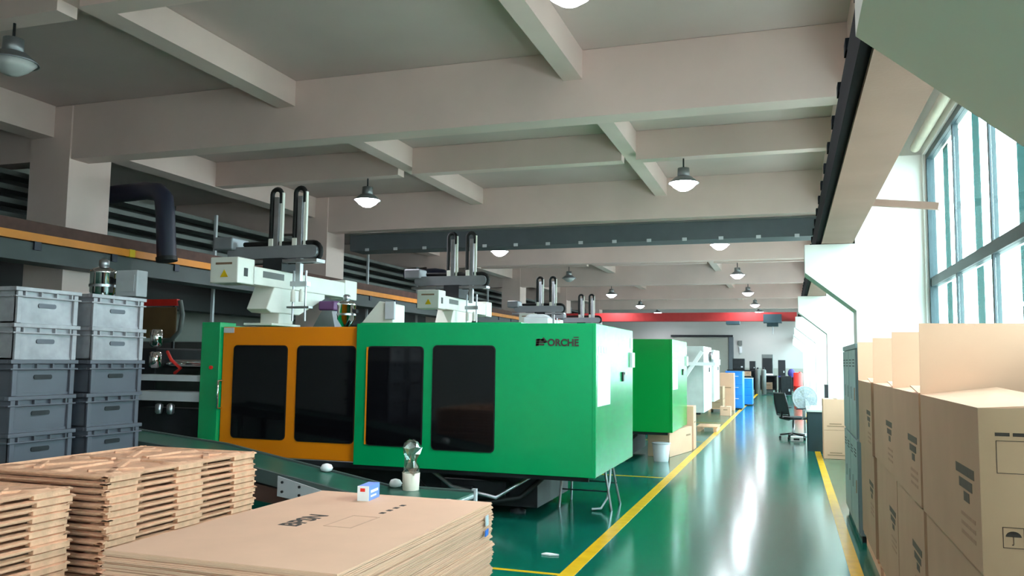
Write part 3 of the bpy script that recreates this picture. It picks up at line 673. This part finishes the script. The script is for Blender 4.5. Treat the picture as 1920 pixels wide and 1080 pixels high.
t = thing('wheeled_box', 'small white box lying under the office chair', 'box', (.12, 19.0, .001)); B(-.12, .14, -.1, .1, 0, .10).build('body', 'paper', t, .01); B(-.06, .06, -.103, -.1, .03, .07).build('hand_slot', 'darkiron', t)

# ================================================================== cartons and bins by the second machine
t = thing('low_carton', 'long low pale carton pushed under the end of the second machine', 'carton', (-2.0, 14.80, 0), -.19)
B(-.40, 0, 0, 1.30, .001, .46).build('body', 'card', t, .006); B(0, .003, .95, 1.2, .30, .33).build('printed_line', 'inkpale', t)
t = thing('tall_carton', 'pale upright carton just behind the end of the second machine', 'carton', (-2.15, 16.22, 0))
B(0, .41, 0, .45, .001, .82).build('body', 'card', t, .006); B(.41, .413, .1, .35, .5, .53).build('printed_line', 'inkpale', t)
t = thing('waste_bin', 'grey open bin on the floor beside the pale carton', 'bin', (-2.06, 14.2, 0))
MB().lathe([(.12, .001), (.15, .30), (.14, .30), (.11, .012)], n=20).build('bin_body', 'plate', t); MB().lathe([(.15, .285), (.158, .29), (.158, .305), (.14, .305)], n=20).build('rim', 'plate', t)
t = thing('wooden_pallet', 'small empty pallet with a board on the floor past the second machine', 'pallet', (-2.15, 20.6, 0))
for k in range(4): B(0, .5, k*.25, k*.25+.18, .1, .125).build('deck_board', 'wood', t)
for x in (.02, .4): B(x, x+.08, 0, .93, 0, .1).build('stringer', 'wood', t)
def plain_carton(lab, x0, x1, y0, y1, z0, z1, m='card'):
    t = thing('brown_carton', lab, 'carton', (x0, y0, z0))
    B(0, x1-x0, 0, y1-y0, 0, z1-z0).build('body', m, t, .008); B((x1-x0)/2-.03, (x1-x0)/2+.03, -.003, y1-y0+.003, z1-z0-.001, z1-z0+.003).build('tape', 'inkpale', t)
    B(.1, x1-x0-.1, -.003, 0, (z1-z0)*.6, (z1-z0)*.6+.03).build('printed_line', 'inkpale', t); return t
plain_carton('wide brown carton at the bottom of the pair before the blue cabinets', -3.0, -2.14, 29, 30, .13, .42, 'card2')
plain_carton('wide brown carton on top of the pair before the blue cabinets', -3.0, -2.14, 29, 30, .43, .86, 'card2')
plain_carton('tall narrow brown carton beside the blue cabinet', -2.32, -1.84, 30.1, 30.7, .001, 1.30)
plain_carton('small brown carton on the floor at the yellow line', -2.08, -1.76, 27, 27.4, .001, .29)
t = thing('wooden_pallet', 'pallet under the wide brown cartons down the aisle', 'pallet', (-3.05, 28.95, 0))
for k in range(5): B(0, .95, k*.22, k*.22+.16, .1, .128).build('deck_board', 'wood', t)
for x in (.02, .43, .85): B(x, x+.08, 0, 1.04, 0, .1).build('stringer', 'wood', t)
for k, (y, h_, x0, lb) in enumerate(((30.9, 1.34, -1.83, 'taller bright blue cabinet nearer on the aisle'), (34.0, 1.05, -1.80, 'lower bright blue cabinet with drawers farther down the aisle'))):
    t = thing('blue_cabinet', lb, 'cabinet', (x0, y, 0))
    B(-.35, .24 if k == 0 else .42, 0, 1.2 if k == 0 else .9, .05, h_).build('body', 'bluecab', t, .01); B(-.33, .2, .03, .8, 0, .05).build('plinth', 'darkiron', t)
    for q in range(3):
        d = B(-.32, .22 if k == 0 else .40, -.015, 0, .1+q*(h_-.15)/3, (q+1)*(h_-.15)/3+.06).build('drawer', 'bluecab', t, .004); B(-.05, .1, -.03, -.015, (q+.8)*(h_-.15)/3+.06, (q+.8)*(h_-.15)/3+.08).build('handle', 'plate', d)
    B(-.36, .25 if k == 0 else .43, -.01, .9, h_, h_+.015).build('top', 'plate' if k else 'bluecab', t)

# ================================================================== far end of the hall
def bench(name, lab, x0, x1, y, z, m, cat='bench'):
    t = thing(name, lab, cat, (x0, y, 0)); W = x1-x0
    B(0, W, 0, .8, z-.06, z).build('top', m, t)
    for x in (.02, W-.1):
        for yy_ in (.02, .7): B(x, x+.08, yy_, yy_+.08, 0, z-.06).build('leg', 'darkiron', t)
    B(.1, W-.1, .1, .7, .2, .24).build('shelf', 'darkiron', t); B(.02, W-.02, .76, .78, .24, z-.06).build('back_panel', 'darkiron', t)
    return t
bench('work_bench', 'dark work bench at the left of the far end clutter', -3.3, -1.75, 48, 1.28, 'darkiron')
bench('work_bench', 'lower dark work bench in the middle of the far end clutter', -1.7, -.65, 47.6, 1.0, 'darkiron')
bench('work_bench', 'small dark work bench at the right of the far end clutter', -.6, .4, 47.4, .98, 'purplecloth')
def device(name, lab, x0, x1, y, z0, z1, m, cat, dep=.6):
    t = thing(name, lab, cat, (x0, y, z0)); W, h_ = x1-x0, z1-z0
    B(0, W, 0, dep, 0, h_).build('housing', m, t, .02); B(W*.08, W*.92, -.02, 0, h_*.12, h_*.9).build('front_panel', 'black' if m != 'black' else 'darkiron', t); B(W*.7, W*.85, -.035, -.02, h_*.2, h_*.32).build('knob_plate', 'plate', t)
    return t
device('machine_cabinet', 'black boxy device on the left far bench', -3.0, -2.36, 48.1, 1.285, 1.90, 'black', 'device')
device('machine_cabinet', 'low black device beside the boxy one on the far bench', -2.1, -1.78, 48.1, 1.285, 1.77, 'black', 'device')
t = device('drill_cabinet', 'tall grey machine standing at the far wall above the benches', -1.47, -.86, 49, .001, 2.16, 'tray', 'machine'); 
t = device('machine_cabinet', 'narrow dark upright device on the right far bench', -.58, -.2, 47.6, .985, 1.84, 'darkiron', 'device', .4)
tag(MB().lathe([(.15, 0), (.2, .1), (.17, .28), (.08, .38)], n=14).build('cloth_bundle', 'purplecloth', None, 0, (.1, 47.75, .985)), 'purple cloth bundle on the right far bench', 'cloth')
tag(MB().box(-.3, .3, -.25, .25, 0, .05).box(-.25, .28, -.2, .22, .05, .09).build('paper_stack', 'paper', None, .01, (-1.15, 47.9, 1.001)), 'white sheets lying on the middle far bench', 'papers')
plain_carton('tan carton under the middle bench at the far end', -1.45, -.9, 47.75, 48.2, .245, .62)
t = thing('red_drum', 'bright red upright drum near the far windows', 'drum', (.36, 40, 0))
MB().lathe([(.2, .001), (.2, .62), (.21, .63), (.21, .66), (.2, .67), (.2, 1.22), (.18, 1.25)], n=20).build('drum', 'redbag', t); MB().lathe([(.05, 1.25), (.05, 1.29), (.02, 1.29)], .08, 0, 10).build('cap', 'redbag', t)
t = thing('wall_box', 'small grey switch boxes on the far wall', 'switch box', (-3.0, Y1-.12, 2.3)); B(-.12, .12, 0, .12, .5, .8).build('upper_box', 'tray', t); B(-.06, .1, .03, .12, 0, .4).build('lower_box', 'plate', t)
t = thing('plastic_chute', 'white guard arm and tray sticking out of the pale grey machine', 'chute', (-2.35, 19.475, 0))
B(0, .75, 0, .15, 1.58, 1.66).build('rail', 'paper', t); MB().bar((.05, .08, 1.3), (.45, .08, 1.9), .1, .08).build('arm', 'paper', t); B(.05, .35, .15, .41, 1.59, 1.65).build('bracket', 'plate', t); MB().lathe([(.05, 1.66), (.07, 1.7), (.07, 1.84), (.04, 1.9)], .66, .08, 12).build('beacon', 'steel', t)

# ================================================================== left side: trays, ducts, back row
for k in range(5):
    t = thing('cable_tray', 'long grey cable tray on the left rack, %s' % ['lowest level', 'second level up', 'middle level', 'second level from the top', 'top level'][k], 'cable tray', (-12.55-.05*(k % 2), 0, 3.70+k*.235), 0, 'cable trays on the left rack')
    B(-.2, .2, -3.8, 52, 0, .015).build('tray_floor', 'tray', t); B(.19, .21, -3.8, 52, .015, .085).build('tray_side', 'tray', t); B(-.21, -.19, -3.8, 52, .015, .085).build('tray_side', 'tray', t)
    for q in (-.1, .02, .11): MB().tube([(q, -3.7, .05), (q, 52, .05)], .028, 6).build('cable', 'rubber', t)
for k in range(14):
    tag(B(-.03, .03, -.03, .03, 0, 4.84).build('rack_post', 'plate', None, 0, (-12.28, 1.2+k*3.6, 0)), 'thin grey rack post holding the left cable trays, %s from the viewpoint' % ['first', 'second', 'third', 'fourth', 'fifth', 'sixth', 'seventh', 'eighth', 'ninth', 'tenth', 'eleventh', 'twelfth', '13th', '14th'][k], 'post', 'posts of the left cable rack')
tag(MB().box(-.3, .3, -3.8, 52, 0, 2.14).build('shade_backdrop', 'rubber', None, 0, (-13.4, 0, 2.7)), 'black sheet standing in for the dark void behind the left cable trays', 'backdrop')  # added black slab: its colour supplies the deep shade behind the trays
def duct_hose(lab, x, y, z):
    t = thing('bent_duct', lab, 'duct', (x, y, z))
    MB().tube([(-1.6, .2, 1.0), (-.5, .1, 1.02), (-.2, .05, .97), (-.04, .02, .84), (.02, 0, .6), (.06, 0, .2), (.1, 0, -.25)], .16, 14).build('pipe', 'navy', t)
    MB().tube([(.095, 0, -.2), (.105, 0, -.27)], .18, 14).build('collar', 'rubber', t)
duct_hose('fat navy duct bending down over the left girder, nearest', -10.3, 11.7, 3.55)
duct_hose('fat navy duct bending down over the left girder, farther one', -10.3, 24.5, 3.4)
t = thing('back_machine', 'dark machine block in the shade behind the crates and girder', 'machine', (-10.4, 11.7, 0))
B(-1.75, 1.6, 0, 2.0, .1, 1.55).build('body', 'darkiron', t, .03); B(-1.5, 1.2, .3, 1.7, 1.55, 1.9).build('upper_cover', 'runway', t, .03); B(-1.75, 1.6, .1, 1.9, 0, .1).build('plinth', 'rubber', t)
t2 = dup(t); t2.location = (-10.4, 19.7, 0); t2['label'] = 'dark machine block under the left girder, behind the nearest robot'
t2 = dup(t); t2.location = (-10.4, 27.7, 0); t2['label'] = 'dark machine block under the left girder, farthest of the three'
t = thing('wooden_board', 'square brown board with orange top rail behind the right-hand crates', 'board', (-9.3, 10.5, 0))
B(-.37, .37, 0, .03, 1.92, 2.40).build('board', 'brown', t, .02); B(-.39, .39, -.02, .05, 2.42, 2.52).build('top_rail', 'redbag', t)
MB().tube([(.42, .02, 2.5), (.48, .02, 2.28), (.44, .02, 2.03), (.3, .02, 1.9), (0, .02, 1.86)], .035, 8).build('hose', 'tray', t)
for x in (-.3, .3): B(x-.02, x+.02, .03, .06, 0, 2.42).build('leg', 'darkiron', t)
# more clutter on and around the far benches
for k, (x, lb) in enumerate(((-1.62, 'left one of two grey canisters before the tall grey machine'), (-1.32, 'right one of two grey canisters before the tall grey machine'))):
    t = thing('grey_canister', lb, 'canister', (x, 47.0, 0))
    MB().lathe([(.12, .001), (.13, .05), (.13, 1.25), (.1, 1.32), (.04, 1.34)], n=16).build('body', 'tray', t); MB().lathe([(.04, 1.34), (.05, 1.36), (.05, 1.42), (.02, 1.43)], n=10).build('valve', 'darkiron', t)
device('tool_chest', 'dark tool chest on the floor in front of the left far bench', -2.9, -1.95, 47.2, .001, .95, 'darkiron', 'chest')
device('parts_cabinet', 'black parts cabinet on the floor beside the red drum', -.45, .1, 46.4, .001, 1.0, 'black', 'cabinet')
plain_carton('light tan carton on top of the dark tool chest at the far end', -2.35, -2.0, 47.25, 47.65, .952, 1.2)
t = thing('green_mat', 'dark green mat lying before the far benches', 'mat', (-1.4, 45.6, .001)); B(0, 1.5, 0, .9, 0, .015).build('sheet', 'hoist', t)
plain_carton('opened brown carton on top of the wide pair before the blue cabinets', -2.95, -2.5, 29.1, 29.7, .864, 1.02, 'card2')
